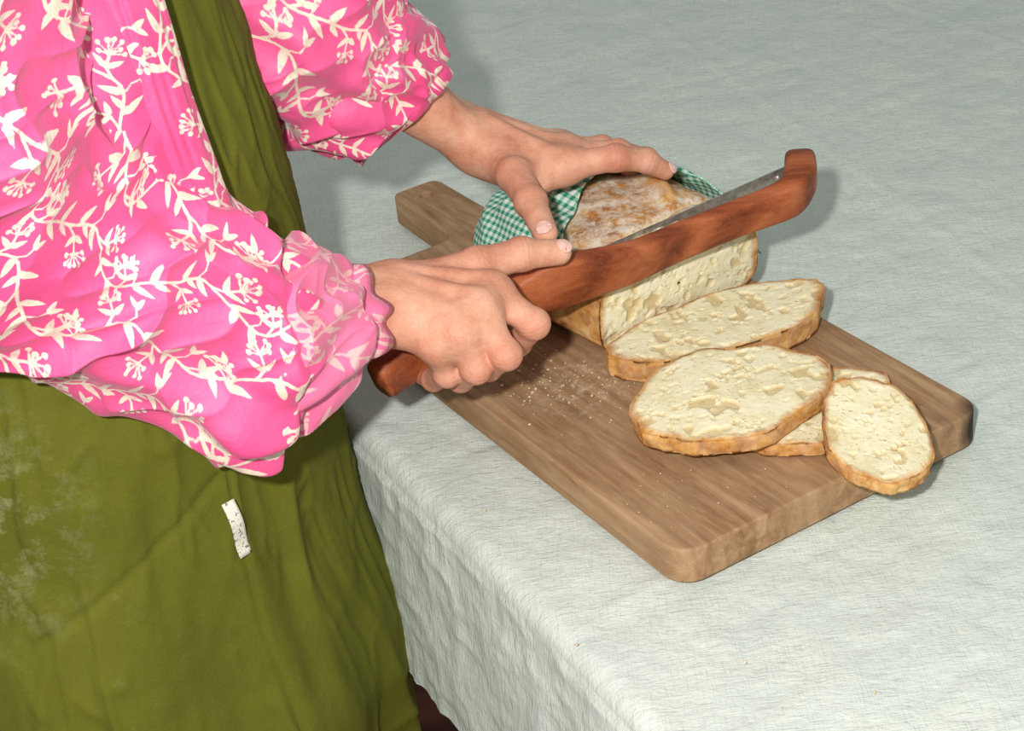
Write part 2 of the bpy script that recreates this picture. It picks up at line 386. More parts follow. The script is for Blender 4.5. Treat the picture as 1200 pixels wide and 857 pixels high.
# ironed fold lines left in the linen
for off,ang in ((.52,.15),(.86,-.08),(.30,1.45)):
    dl=Qf*math.cos(ang)+Tf*math.sin(ang)-off; crk=crk-.0012*np.exp(-(dl/.004)**2)*(Qf>.02)
crk=np.maximum(crk,0)
z=z-crk; n=n-np.where(hang>0,crk*1.8-.002,0)
V=tw(Tf,n,z)
cloth=mk("tablecloth",V,gridF(len(q),len(t),False)[:,::-1],LINEN)
tab=empty("dining_table")
def box(name,c,ax,ay,hx,hy,z0,z1,m,parent,bev=.004):
    me=bpy.data.meshes.new(name); bm=bmesh.new(); bmesh.ops.create_cube(bm,size=2)
    for v in bm.verts:
        x,y,zz=v.co; p=A(c)+A(ax)*x*hx+A(ay)*y*hy; v.co=(p[0],p[1],z0 if zz<0 else z1)
    bmesh.ops.bevel(bm,geom=bm.edges[:],offset=bev,segments=2,affect='EDGES'); bmesh.ops.recalc_face_normals(bm,faces=bm.faces)
    bm.to_mesh(me); bm.free(); me.materials.append(m); ob=bpy.data.objects.new(name,me); bpy.context.collection.objects.link(ob); ob.parent=parent; return ob
cc=ET*(-.25)+NT*(N0+RR+.62)
box("table_top",cc,ET,NT,1.23,.615,-.045,-.008,TABM,tab)
for i,(a,b) in enumerate([(-1,-1),(-1,1),(1,-1),(1,1)]):
    box("leg_%d"%(i+1),cc+ET*a*1.1+NT*b*.5,ET,NT,.035,.035,-.75,-.045,TABM,tab)
box("apron_rail",cc,ET,NT,1.08,.48,-.12,-.045,TABM,tab)
fl=box("floor",(0,.4,0),(1,0,0),(0,1,0),3,3,-.80,-.75,FLOORM,None)

# ================================================================== CUTTING BOARD (real outline with hanging hole)
def board():
    L,Wd=.483,.265; x0,x1=-L/2,L/2; y=Wd/2; hy=.019
    pts=[]
    def arc(cx,cy,r,a0,a1,n=8):
        for k in range(n+1):
            a=math.radians(a0+(a1-a0)*k/n); pts.append((cx+r*math.cos(a),cy+r*math.sin(a)))
    arc(x1-.018,y-.018,.018,90,0); arc(x1-.020,-y+.020,.020,0,-90)
    arc(x0+.02,-y+.02,.02,-90,-180)
    arc(x0-.012,hy-.026-.012,.012,0,90)   # concave shoulder into handle
    arc(x0-.113+.010,hy-.024+.010,.010,-90,-180); arc(x0-.113+.010,hy+.024-.010,.010,180,90)
    arc(x0-.012,hy+.026+.012,.012,-90,0)
    arc(x0+.02,y-.02,.02,180,90)
    cu=bpy.data.curves.new("cutting_board","CURVE"); cu.dimensions='2D'; cu.fill_mode='BOTH'
    def sp(p):
        s=cu.splines.new('POLY'); s.points.add(len(p)-1)
        for a,b in zip(s.points,p): a.co=(b[0],b[1],0,1)
        s.use_cyclic_u=True
    sp(pts); sp([(x0-.090+.006*math.cos(a),hy+.006*math.sin(a)) for a in np.linspace(0,2*math.pi,20,endpoint=False)])
    cu.extrude=.0115; cu.bevel_depth=.002; cu.bevel_resolution=3; cu.offset=-.002
    ob=bpy.data.objects.new("cutting_board",cu); bpy.context.collection.objects.link(ob)
    dg=bpy.context.evaluated_depsgraph_get(); me=bpy.data.meshes.new_from_object(ob.evaluated_get(dg))
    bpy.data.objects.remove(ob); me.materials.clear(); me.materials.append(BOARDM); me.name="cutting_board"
    ob=bpy.data.objects.new("cutting_board",me); bpy.context.collection.objects.link(ob)
    ob.location=(.088,-.031,.0145); ob.rotation_euler=(0,0,math.radians(-60.5)); return ob
board()

# ================================================================== BREAD LOAF
WD=A([.816,.577,0]); AX=A([-.577,.816,0]); LC=A([.134,-.013,.028])
def prof(psi,Wd,H):
    c=np.cos(psi); s=np.sin(psi); zc=.03*H/.082
    x=Wd*np.sign(c)*np.abs(c)**.72
    zz=np.where(s>=0,zc+(H-zc)*np.abs(s)**.85,zc-zc*np.abs(s)**.45); return x,zz
LEN=.19
def dims(a):
    e=np.clip((a-.06)/(LEN-.06),0,1); k=np.sqrt(np.clip(1-e**2.6,0.0,1))
    return .082*(.25+.75*k), .086*(.45+.55*k)
def lpoint(a,x,zz): return LC[None]+AX[None]*a[:,None]+WD[None]*x[:,None]+A([0,0,1.])[None]*zz[:,None]
def holes(P,s=20):
    w=P+.004*(vn(P,90,s+7)[:,None]-.5)
    def one(f,th,wd,k):
        x=np.clip((vn(w,f,k)*.65+vn(w,f*2.3,k+1)*.35-th)/wd,0,1); return x*x*(3-2*x)
    return np.maximum(one(85,.64,.10,s),.75*one(170,.64,.10,s+3))
def bodyloaf(a0,a1):
    npsi=320; psi=np.linspace(0,2*np.pi,npsi,endpoint=False)
    Vs=[];cr_=[];fl=[];ho=[]
    def add(P,c,f,h=None): Vs.append(P);cr_.append(c);fl.append(f);ho.append(np.zeros(npsi) if h is None else h)
    rings=60
    def cap(a,sgn):
        out=[]
        for k in range(1,rings+1):
            r=k/rings; aa=np.full(npsi,a); Wd,H=dims(aa); x,zz=prof(psi,Wd,H); P=lpoint(aa,x*r,(zz-.4*H)*r+.4*H)
            h=holes(P)*min(1,(1-r)/.06); fine=fbm(P,180,2,3)-.5
            P=P+AX[None]*(sgn*(h*.0022+fine*.0010)*(r<.97))[:,None]
            out.append((P,np.full(npsi,min(r*.985,.96) if r<1 else 1.),np.zeros(npsi),h))
        return out
    for o in cap(a0,1): add(*o)
    for a in np.r_[np.linspace(a0,.03,22),np.linspace(.034,a1,52)]:
        aa=np.full(npsi,a); Wd,H=dims(aa); x,zz=prof(psi,Wd,H); P=lpoint(aa,x,zz)
        up=np.clip(np.sin(psi),0,1)
        # the saw cut in progress, only through the top
        cutd=np.exp(-((a-.0185-.004*np.cos(psi))/.0018)**2)*np.clip((up-.55)*5,0,1)
        dis=(fbm(P,38,3,8)-.5)*.008*(np.sin(psi)>-.2)-.013*cutd
        front=np.clip((.018-a)/.018,0,1)*np.clip((up-.4)*3,0,1)
        dis=dis+front*(fbm(P,90,3,12)-.40)*.014
        # torn ear of crust along the scored ridge
        ear=np.exp(-((x-.022-.30*(a-.03))/.007)**2)*np.clip(np.sin(np.clip((a-.020)/.075,0,1)*np.pi),0,1); dis=dis+.009*ear*(up>.3)
        C=lpoint(aa,x*0,zz*0+.035); D=P-C; D/=np.linalg.norm(D,axis=1)[:,None]; P=P+D*dis[:,None]
        add(P,np.clip(1-.25*cutd-.12*front*(fbm(P,120,2,4)>.5),0,1),np.clip(np.clip((up-.45)*2.2,0,1)*.95+.12-1.0*ear-.5*front,0,1))
    for o in cap(a1,-1)[::-1]: add(*o)
    V=np.vstack(Vs)
    nr=len(Vs); F=gridF(nr,npsi,True)
    return V,F,{"crust":np.concatenate(cr_),"flour":np.concatenate(fl),"hole":np.concatenate(ho)}
V1,F1,a1_=bodyloaf(0,LEN)
loaf=mk("bread_loaf",V1,F1,BREAD,a1_)

# gingham towel draped over the back of the loaf
def towel():
    npsi=260; na=150
    psi=np.linspace(-.12*np.pi,1.12*np.pi,npsi); 
    xe=[-.085,-.06,-.03,.02,.05,.085]; ae=[.050,.054,.074,.108,.070,.022]
    Vs=[];uv=[]
    x0,_=prof(np.clip(psi,0,np.pi),.082,.084); start=np.interp(x0,xe,ae)+.07*np.clip((psi-2.75)/.5,0,1)
    for k in range(na):
        f=k/(na-1); a=start+(LEN+.012-start)*f
        Wd,H=dims(np.minimum(a,LEN-.002)); Wd=np.maximum(Wd,.03); H=np.maximum(H,.045)
        ps=np.clip(psi,0.0,np.pi); x,zz=prof(ps,Wd+.0045,H+.0045)
        ov=np.maximum(np.abs(psi-np.pi/2)-np.pi/2,0)
        x=x+np.sign(x)*ov*(.05+.03*f); zz=np.where(ov>0,zz-ov*.068,zz)
        endf=np.clip((f-.85)/.15,0,1); zz=zz*(1-.45*endf**2)
        P=lpoint(a,x,np.maximum(zz,.0022))
        arc=psi*.075; wr=.0060*ridge(np.stack([arc*1.0,a,0*a],-1)+.01,28,31)+.0032*np.sin(arc*130+a*60+3*np.sin(a*40))*np.clip(1.4-np.abs(psi-np.pi/2),.15,1)
        C=lpoint(a,x*0,zz*0+.03); D=P-C; D/=np.linalg.norm(D,axis=1)[:,None]
        P=P+D*(wr+.001)[:,None]; P[:,2]=np.maximum(P[:,2],.0302)
        Vs.append(P); uv.append(np.stack([arc+.1,a+.02*np.sin(arc*9),0*a],-1))
    ob=mk("gingham_towel",np.vstack(Vs),gridF(na,npsi,False),GING,{"guv":np.vstack(uv)})
    so=ob.modifiers.new("thick","SOLIDIFY"); so.thickness=.0012; so.offset=1; return ob
towel()

# ================================================================== SLICES
def slice_(c,lx,sx,hl,hs,th,seed,flat=.0,egg=0,pw=1.0,name="bread_slice"):
    c=A(c,float); lx=nrm(lx); sx=A(sx,float); sx=nrm(sx-lx*(sx@lx)); nz=np.cross(lx,sx)
    if nz[2]<0: nz=-nz
    n=300; ph=np.linspace(0,2*np.pi,n,endpoint=False)
    cx=np.cos(ph); sy=np.sin(ph)
    ox=hl*np.sign(cx)*np.abs(cx)**(.92*pw); oy=hs*np.sign(sy)*np.abs(sy)**.95*(1+egg*cx); oy=np.where(sy<0,oy*(1-flat),oy)
    cs=np.stack([cx,sy,0*cx],-1)
    wob=1+.10*(vn(cs*1.5+seed,1.3,seed)-.5)*2+.05*(vn(cs,3.5,seed+3)-.5)+.030*(vn(cs,12,seed+5)-.5)
    ox*=wob; oy*=wob
    Vs=[];cru=[];ho=[]
    R=64
    def face(zt,sg):
        out=[]
        for k in range(R+1):
            r=max(k/R,.002); X=ox*r; Y=oy*r; P=np.stack([X,Y,0*X],-1)+seed*1.7
            h=holes(P,seed+40)*min(1,(1-r)/.07); fine=(fbm(P,170,2,3)-.5)
            z=zt-sg*(h*.0017)+sg*fine*.0008*(r<.97)-sg*.0014*max(0,(r-.93)/.07)**2
            out.append((X,Y,z,np.full(n,r*.985 if r<1 else 1.0),h))
        return out
    rows=face(th/2,1)
    for s in np.linspace(.9,-.9,7):
        b=1+.016*math.cos(s*1.5); rr=(vn(np.stack([ox,oy,0*ox+s*.01],-1),130,5)-.5)*.0022
        rows.append((ox*b+rr,oy*b+rr,np.full(n,th/2*s),np.ones(n),np.zeros(n)))
    rows+=face(-th/2,-1)[::-1]
    for X,Y,z,cc_,h in rows:
        bend=.003*(X/hl)**2*math.sin(seed*2.1)+.002*(vn(np.stack([X,Y,0*X],-1),25,seed+9)-.5)
        Vs.append(c[None]+lx[None]*X[:,None]+sx[None]*Y[:,None]+nz[None]*(z+bend)[:,None]); cru.append(cc_); ho.append(h)
    V=np.vstack(Vs); F=gridF(len(rows),n,True)
    if np.dot(np.cross(lx,sx),nz)<0: F=F[:,::-1]
    return mk(name,V,F,BREAD,{"crust":np.concatenate(cru),"flour":np.zeros(len(V))+.18,"hole":np.concatenate(ho)})
slice_((.1565,-.0545,.0400),(.165,.060,.002),(-.30,.95,.05),.086,.0380,.020,1,.05,.12,1.1)
slice_((.144,-.161,.0500),(.964,.285,.04),(-.265,.964,.06),.073,.050,.014,2,0,.16,1.15)
slice_((.207,-.166,.0350),(.85,.52,0),(-.52,.85,0),.059,.043,.012,3)
slice_((.2335,-.2285,.0500),(.05,-.97,-.16),(.98,.05,-.05),.053,.0345,.012,4,.05,-.05,.92)

# crumbs
def crumbs():
    me=bpy.data.meshes.new("bread_crumbs"); bm=bmesh.new()
    def put(x,y,z,s):
        r=bmesh.ops.create_icosphere(bm,subdivisions=1,radius=s)
        for v in r['verts']:
            v.co=Vector((v.co.x*random.uniform(.6,1.3),v.co.y*random.uniform(.6,1.3),v.co.z*random.uniform(.5,.9)))+Vector((x,y,z+s*.6))
    for i in range(230):
        x=random.gauss(.036,.028); y=random.gauss(-.085,.026); s=abs(random.gauss(0,.0005))+.0002
        p=A([x-.084,y+.031]); u=p@A([.4924,-.8704]); v=p@A([.8704,.4924])
        if abs(u)<.235 and abs(v)<.127 and (A([x,y])-LC[:2])@A([.577,-.816])>.012 or (abs(u)<.235 and abs(v)<.127 and (A([x,y])-LC[:2])@WD[:2]<-.09): put(x,y,.0286,min(s,.0014))
    for i in range(60):
        x=random.uniform(-.02,.28); y=random.uniform(-.28,-.20); p=A([x-.084,y+.031]); u=p@A([.4924,-.8704]); v=p@A([.8704,.4924])
        if abs(u)<.235 and abs(v)<.127: put(x,y,.0286,random.uniform(.0002,.0007))
    for x,y in [(.02,-.345),(.19,-.42),(.12,-.38),(-.03,-.19),(.30,-.35),(.35,-.05),(.17,.35)]: put(x,y,-.001,.0012)
    bm.to_mesh(me); bm.free(); me.materials.append(m_simple("crumb",(196,164,118),(228,212,178),90,.9))
    ob=bpy.data.objects.new("bread_crumbs",me); bpy.context.collection.objects.link(ob)
crumbs()

# ================================================================== BOW BREAD KNIFE
kn=empty("bow_bread_knife")
KP=[(-.092,-.149,.088,.014,.014,.009),(-.084,-.143,.091,.016,.016,.010),(-.045,-.121,.100,.014,.014,.010),(.005,-.096,.112,.016,.016,.010),(.035,-.089,.118,.021,.025,.009),(.055,-.082,.117,.019,.022,.009),
    (.092,-.066,.1140,.017,.018,.008),(.130,-.041,.1125,.016,.0165,.0075),(.171,-.022,.115,.0155,.016,.0075),(.203,-.011,.118,.016,.0165,.0080),(.221,-.005,.122,.016,.017,.010),
    (.231,.010,.127,.015,.017,.012),(.234,.024,.130,.013,.015,.012),(.235,.031,.130,.012,.014,.0115)]
loft_obj("wooden_bow",KP,180,52,BOWM,kn,power=.5)
def blade():
    a=A([.020,-.068,.104]); b=A([.230,.036,.122]); n=260; d=b-a; V=[]
    for i in range(n):
        f=i/(n-1); p=a+d*f; tooth=.0014*(abs((f*40)%1-.5)*2)
        V+= [p+A([0,0,.0065]),p+A([0,0,-.0075-tooth])]
    F=[(2*i,2*i+1,2*i+3,2*i+2) for i in range(n-1)]
    ob=mk("steel_blade",V,F,STEEL,parent=kn,smooth=False); s=ob.modifiers.new("t","SOLIDIFY"); s.thickness=.0012; s.offset=0
    for p in (a+d*.05,b-d*.06):
        me=bpy.data.meshes.new("rivet"); bm=bmesh.new(); bmesh.ops.create_uvsphere(bm,u_segments=16,v_segments=8,radius=.0028); bm.to_mesh(me); bm.free(); me.materials.append(STEEL)
        r=bpy.data.objects.new("rivet",me); bpy.context.collection.objects.link(r); r.location=p; r.parent=kn
blade()

# ================================================================== WOMAN
wo=empty("woman")
F_=nrm([.97,-.25,0]); R_=A([F_[1],-F_[0],0]); CT=A([-.27,-.10,0])
# z, a (depth), b (half width), cF
TZ=A([[-.56,.19,.235,-.030],[-.40,.188,.232,-.028],[-.25,.186,.225,-.028],[-.15,.183,.215,-.020],[-.04,.170,.195,-.030],[.06,.150,.172,-.018],[.19,.140,.160,-.004],[.30,.130,.158,-.008],[.37,.122,.160,-.010],[.45,.112,.165,-.012],[.52,.100,.172,-.02],[.57,.080,.165,-.03],[.61,.058,.10,-.04],[.63,.05,.055,-.04]])
def torso(z,ph,off=0.):
    zz=TZ[:,0]; a=np.interp(z,zz,TZ[:,1]); b=np.interp(z,zz,TZ[:,2]); c=np.interp(z,zz,TZ[:,3])
    C=CT[None]+F_[None]*c[:,None]; co=np.cos(ph); si=np.sin(ph)
    P=C+F_[None]*((a+off)*co)[:,None]+R_[None]*((b+off)*si)[:,None]; P[:,2]=z
    return P
def clampN(P,lim=-.1435):
    d=P@NT-lim; m=(d>0)&(P[:,2]<.01); P=P.copy(); P[m]-=np.outer(d[m],NT); return P
def smoothTZ():
    global TZ
    z=np.linspace(TZ[0,0],TZ[-1,0],160); X=np.stack([np.interp(z,TZ[:,0],TZ[:,k]) for k in range(4)],-1)
    k=np.ones(9)/9
    for c in (1,2,3):
        y=np.pad(X[:,c],4,mode='edge'); X[:,c]=np.convolve(y,k,'valid')
    TZ=X
smoothTZ()
def apron():
    z=np.linspace(-.56,.63,360); ph=np.linspace(0,2*np.pi,460,endpoint=False)
    Z,PH=np.meshgrid(z,ph,indexing='ij'); zf=Z.ravel(); pf=PH.ravel()
    q=np.stack([np.cos(pf)*1.2,np.sin(pf)*1.2,zf*1.6],-1)
    low=np.clip((.10-zf)/.35,0,1)
    fold=low*(.020*(vn(q,2.8,50)-.5))+.008*(ridge(q+.5*vn(q,3,52)[:,None],3.6,53)-.5)*np.clip((.25-zf)/.2,0.3,1)+.0028*(ridge(q*A([1,1,1.6])+.3*vn(q,6,57)[:,None],8,54)**2-.4)
    # sewn seam and the slanted patch-pocket edge
    sm=np.exp(-((pf-.62-.12*zf)/.012)**2)*(zf<.10)*.0025+np.exp(-((zf-.055+.10*(pf-.9))/.004)**2)*((pf>.66)&(pf<1.5))*.0025; fold=fold-sm
    P=torso(zf,pf,0); C=CT[None]+0*P; C[:,2]=zf; D=P-C; D/=np.linalg.norm(D,axis=1)[:,None]
    P=clampN(P+D*fold[:,None])
    mk("apron",P,gridF(len(z),len(ph),True),APRON,parent=wo)
apron()
PEZ=[-.03,.2,.27,.34,.42,.5,.62]; PEV=[30,26,26,26,24,22,30]
def jacket():
    z=np.linspace(.205,.615,440); n=760; s=np.linspace(0,1,n)
    Z,S=np.meshgrid(z,s,indexing='ij'); zf=Z.ravel(); sf=S.ravel()
    pe=np.radians(np.interp(zf,PEZ,PEV)); pl=np.radians(np.interp(zf,[.1,.35,.5,.6],[95,85,50,35]))
    ph=pe+(2*np.pi-pe-pl)*sf
    q=np.stack([np.cos(ph)*.16,np.sin(ph)*.16,zf],-1)
    puff=.014+.010*np.sin(np.clip((zf+.03)/.645,0,1)*np.pi)
    edge=np.clip(np.minimum(sf,1-sf)/.02,0,1)
    dis=puff*(.35+.65*edge)+.012*(ridge(q*A([1,1,.45])+.05*vn(q,8,60)[:,None],12,61)-.5)*edge+.004*(ridge(q,34,62)-.5)
    P=torso(zf,ph,0); C=CT[None]+0*P; C[:,2]=zf; D=P-C; D/=np.linalg.norm(D,axis=1)[:,None]; P=P+D*dis[:,None]
    ob=mk("jacket_body",P,gridF(len(z),n,False),PINK,{"vine":vine(zf,ph*.153)},parent=wo)
    so=ob.modifiers.new("t","SOLIDIFY"); so.thickness=.002; so.offset=-1
    z=np.linspace(.175,.60,360); m=44; s=np.linspace(0,1,m); Z,S=np.meshgrid(z,s,indexing='ij'); zf=Z.ravel(); sf=S.ravel()
    for sg,nm in ((1,"right_placket"),(-1,"left_placket")):
        pe=np.radians(np.interp(zf,PEZ,PEV)) if sg>0 else np.radians(np.interp(zf,[.1,.35,.5,.6],[95,85,50,35]))
        ph=sg*(pe-.015+.25*sf)
        q=np.stack([sf,zf,0*zf],-1)
        bulge=np.sin(np.clip(sf,0,1)*np.pi)**.4
        off=.012+.013*bulge+.004*(vn(q,14,70)-.5)+.008*np.sin(np.clip((zf+.03)/.645,0,1)*np.pi)
        P=torso(zf,ph,0); C=CT[None]+0*P; C[:,2]=zf; D=P-C; D/=np.linalg.norm(D,axis=1)[:,None]; P=P+D*off[:,None]
        mk(nm,P,gridF(len(z),m,False),PINK,{"vine":vine(zf+.03,ph*.153+.05)},parent=wo)
jacket()
def tag():
    n=14;m=6; z=np.linspace(.064,.018,n); V=[]
    for i,zz in enumerate(z):
        for j in range(m):
            ph=math.radians(37.5-3.0*i/n)+.011*j; p=torso(A([zz]),A([ph]),.010+.003*math.sin(i*.4))[0]; V.append(p)
    m_,nt,b=mat("label_tape"); o=obj(nt)
    tx=ramp(nt,noise(nt,obj(nt,(1,1,.7)),260,1,.5,2.5),[(.62,(234,228,214)),(.64,(130,124,114))]); nt.links.new(tx.outputs[0],b.inputs["Base Color"]); b.inputs["Roughness"].default_value=.8
    ob=mk("apron_label",V,gridF(n,m,False),m_,parent=wo)
    s=ob.modifiers.new("t","SOLIDIFY"); s.thickness=.0008
tag()

def sleeve(name,st,nu,nv,seed,up,amp=1,mat_=PINK,cuff=0):
    def disp(P,u,ph):
        q=P.copy()
        w=.03*(vn(P,11,seed)[:,None]-.5)
        big=.018*(ridge(q+w,7.5,seed+1)-.62)
        mid=.013*(ridge(q*A([1,1,1.3])+w,14,seed+2)**3-.35)
        sm=.0045*(ridge(q*A([.8,1,1.4])+w*.6,30,seed+3)**3-.35)
        g=np.clip((u-.55)/.45,0,1)
        pl=.0050*g*np.sin(ph*11+5*vn(P,16,seed+4)+u*4)
        if cuff: pl=.0042*np.sin(ph*9+6*vn(P,20,seed+4)+u*7)+.004*(ridge(P*A([1,1,1])+w,26,seed+6)**2-.4)
        env=np.clip((1-u)/.06,0,1)*.6+.4
        return ((big+mid)*env+sm+pl)*amp
    def at(U,PH): return {"vine":vine(U,PH/(2*np.pi)*5*TL)}
    return loft_obj(name,st,nu,nv,mat_,wo,attrs_fn=at,disp=disp,up=up,cap=False)
# right sleeve (the arm nearest the viewer)
RS=[(-.285,-.200,.600,.070,.070,.075),(-.305,-.245,.54,.088,.088,.090),(-.318,-.262,.46,.100,.095,.100),(-.320,-.262,.38,.105,.090,.105),(-.306,-.250,.322,.100,.082,.100),
    (-.266,-.236,.260,.086,.078,.088),(-.219,-.226,.222,.070,.076,.080),(-.182,-.223,.198,.062,.074,.072),(-.162,-.219,.186,.057,.087,.064),(-.150,-.214,.182,.050,.074,.054),(-.138,-.207,.177,.043,.046,.043)]
sleeve("right_sleeve",RS,640,600,80,(-.3,.2,1))
RC=[(-.168,-.224,.186,.040,.044,.042),(-.160,-.220,.184,.050,.056,.052),(-.146,-.212,.180,.053,.064,.053),(-.130,-.200,.174,.050,.058,.049),(-.118,-.187,.169,.045,.049,.044),(-.114,-.183,.167,.040,.043,.039),(-.118,-.187,.169,.031,.033,.032),(-.135,-.20,.175,.027,.027,.027)]
sleeve("right_cuff",RC,220,460,95,(-.3,.2,1),amp=.85,mat_=PINKL,cuff=1)
# left sleeve
LS=[(-.235,.030,.600,.060,.060,.065),(-.225,.055,.54,.078,.078,.080),(-.205,.050,.44,.085,.085,.088),(-.182,.028,.365,.088,.086,.088),(-.150,.024,.320,.082,.080,.082),(-.120,.034,.280,.074,.074,.076),(-.098,.042,.250,.062,.064,.064),(-.086,.046,.235,.050,.054,.054)]
sleeve("left_sleeve",LS,480,560,110,(-.3,0,1))
LCf=[(-.108,.037,.264,.052,.055,.056),(-.098,.041,.250,.062,.068,.066),(-.082,.048,.232,.058,.064,.060),(-.072,.052,.220,.052,.060,.056),(-.069,.053,.216,.046,.052,.050),(-.074,.052,.222,.037,.039,.040),(-.10,.040,.252,.034,.034,.034)]
sleeve("left_cuff",LCf,220,460,125,(-.3,0,1),amp=.8,cuff=1)

# ---------------------------------------------------------------- hands
def hand(name,fingers,thumb,palm,wrist,lo,hi,h,tend,kf=.0022):
    P=grid(lo,hi,h)
    body=None
    for a,b,ra,rb in wrist:
        d=rc(P,a,b,ra,rb); body=d if body is None else smin(body,d,.014)
    for a,b,ra,rb in palm: body=smin(body,rc(P,a,b,ra,rb),.012)
    fd=[]; joints=[]; cre=[]
    for ch,rad in fingers+[thumb]:
        f=None
        for i in range(len(ch)-1):
            d=rc(P,ch[i],ch[i+1],rad[i],rad[i+1]); f=d if f is None else smin(f,d,.0035)
        for i in range(1,len(ch)-1):    # knuckle swelling
            f=smin(f,rc(P,ch[i],A(ch[i])+1e-4,rad[i]*1.08,rad[i]*1.08),.003)
            cre.append((A(ch[i]),nrm(A(ch[i+1])-A(ch[i-1]))))
        joints+= [A(c) for c in ch[:-1]]; fd.append(f)
    fm=fd[0]
    for f in fd[1:]: fm=smin(fm,f,kf)
    G=smin(body,fm,.0085)
    for a,b in tend: G=smin(G,rc(P,a,b,.0032,.0042),.005)
    V,F=nets(G,lo,h)
    for it in range(2):
        S=np.zeros_like(V); n=np.zeros(len(V))
        for a,b in ((0,1),(1,2),(2,3),(3,0)):
            np.add.at(S,F[:,a],V[F[:,b]]); np.add.at(n,F[:,a],1); np.add.at(S,F[:,b],V[F[:,a]]); np.add.at(n,F[:,b],1)
        V=V*.5+.5*S/n[:,None]
    red=np.zeros(len(V)); cs=np.zeros(len(V)); cm=np.zeros(len(V))
    for j in joints: red=np.maximum(red,np.exp(-(np.linalg.norm(V-j,axis=1)/.012)**2*1.1))
    for j,d in cre:
        s=(V-j)@d; r=np.linalg.norm(V-j,axis=1); m=np.exp(-(s/.0036)**2)*(r<.016); b=m>cm; cs[b]=s[b]; cm[b]=m[b]
    return mk(name,V,F,SKIN,{"red":red,"cs":cs,"cm":cm},parent=wo)
def nail(tip,prev,up,r,name):
    tip=A(tip,float); d=nrm(tip-A(prev)); up=A(up,float); up=nrm(up-d*(up@d)); sd=np.cross(d,up)
    V=[];n=14;m=12; w=r*.78; L=r*1.15
    for i in range(n):
        u=-1+2*i/(n-1)
        ww=w*(1-abs(u)**3.5*.55)
        for j in range(m):
            v=-1+2*j/(m-1); ang=v*.85*ww/w
            V.append(tip+d*(u*L*.58+r*.28-abs(v)**2*r*.18*(1 if u>0 else -1))+sd*math.sin(ang)*r*.93+up*(math.cos(ang)*r*.93+.0008-.0022*max(0,u)**2))
    ob=mk(name,V,gridF(n,m,False),NAIL,parent=wo); s=ob.modifiers.new("t","SOLIDIFY"); s.thickness=.0009; s.offset=0
FR=[.0108,.0097,.0085,.0070]; FP=[.0096,.0086,.0075,.0063]
ri=[(-.008,-.150,.148),(.018,-.170,.132),(.006,-.148,.106),(-.010,-.120,.090)]
rm=[(-.018,-.171,.146),(-.003,-.191,.123),(-.016,-.163,.098),(-.030,-.136,.085)]
rr=[(-.032,-.182,.140),(-.024,-.189,.114),(-.036,-.160,.090),(-.047,-.137,.081)]
rp=[(-.047,-.181,.132),(-.044,-.178,.106),(-.055,-.150,.086),(-.063,-.134,.080)]
rt=[(-.052,-.134,.153),(-.015,-.127,.158),(.015,-.116,.157),(.041,-.110,.152)]
wi=(-.074,-.138,.153); wp=(-.076,-.163,.147)
hand("right_hand",[(ri,FR),(rm,FR),(rr,FR),(rp,FP)],(rt,[.0140,.0122,.0110,.0090]),
  [(wi,ri[0],.0170,.0128),((-.072,-.149,.151),rm[0],.0175,.0128),((-.074,-.158,.148),rr[0],.0175,.0124),(wp,rp[0],.0170,.0118),
   (ri[0],rm[0],.0118,.0118),(rm[0],rr[0],.0118,.0116),(rr[0],rp[0],.0115,.011),
   ((-.068,-.137,.147),(-.028,-.130,.143),.017,.014),((-.055,-.150,.135),(-.030,-.158,.132),.018,.017)],
  [((-.16,-.20,.180),wi,.026,.0185),((-.16,-.22,.175),wp,.026,.0185)],
  (-.155,-.232,.060),(.066,-.090,.205),.0011,
  [((-.066,-.150,.1670),(-.018,-.170,.1587)),((-.066,-.142,.1685),(-.010,-.150,.1599)),((-.068,-.160,.1635),(-.033,-.180,.1519))],kf=.003)
nail(rt[3],rt[2],(.0,-.45,1),.0088,"right_thumb_nail")
li=[(.054,.010,.160),(.094,.006,.164),(.117,.014,.155),(.131,.018,.143)]
lm=[(.058,.031,.159),(.098,.036,.154),(.120,.048,.140),(.130,.056,.126)]
lr=[(.054,.052,.154),(.088,.068,.144),(.104,.084,.128),(.111,.092,.110)]
lp=[(.044,.070,.145),(.070,.093,.133),(.082,.106,.117),(.086,.112,.101)]
lt=[(.004,.034,.162),(.018,-.006,.165),(.027,-.044,.160),(.034,-.081,.153)]
lwi=(-.013,.045,.175); lwp=(-.016,.072,.170)
hand("left_hand",[(li,FR),(lm,FR),(lr,FR),(lp,FP)],(lt,[.0144,.0126,.0112,.0090]),
  [(lwi,li[0],.0172,.0128),((-.012,.056,.174),lm[0],.0172,.0125),((-.014,.065,.172),lr[0],.017,.0122),(lwp,lp[0],.0165,.0115),
   (li[0],lm[0],.0118,.0118),(lm[0],lr[0],.0118,.0116),(lr[0],lp[0],.0115,.011),((-.004,.040,.164),(.034,.004,.156),.018,.0130)],
  [((-.12,.028,.280),lwi,.030,.0185),((-.12,.050,.276),lwp,.030,.0185)],
  (-.110,-.098,.088),(.146,.128,.290),.0014,
  [((.0,.055,.1900),(.050,.032,.1712)),((.0,.048,.1905),(.046,.012,.1722)),((.0,.063,.1875),(.046,.052,.1662))],kf=.003)
nail(lt[3],lt[2],(-.15,-.45,1),.0088,"left_thumb_nail")
nail(li[3],li[2],(.30,-.35,1),.0070,"left_index_nail")

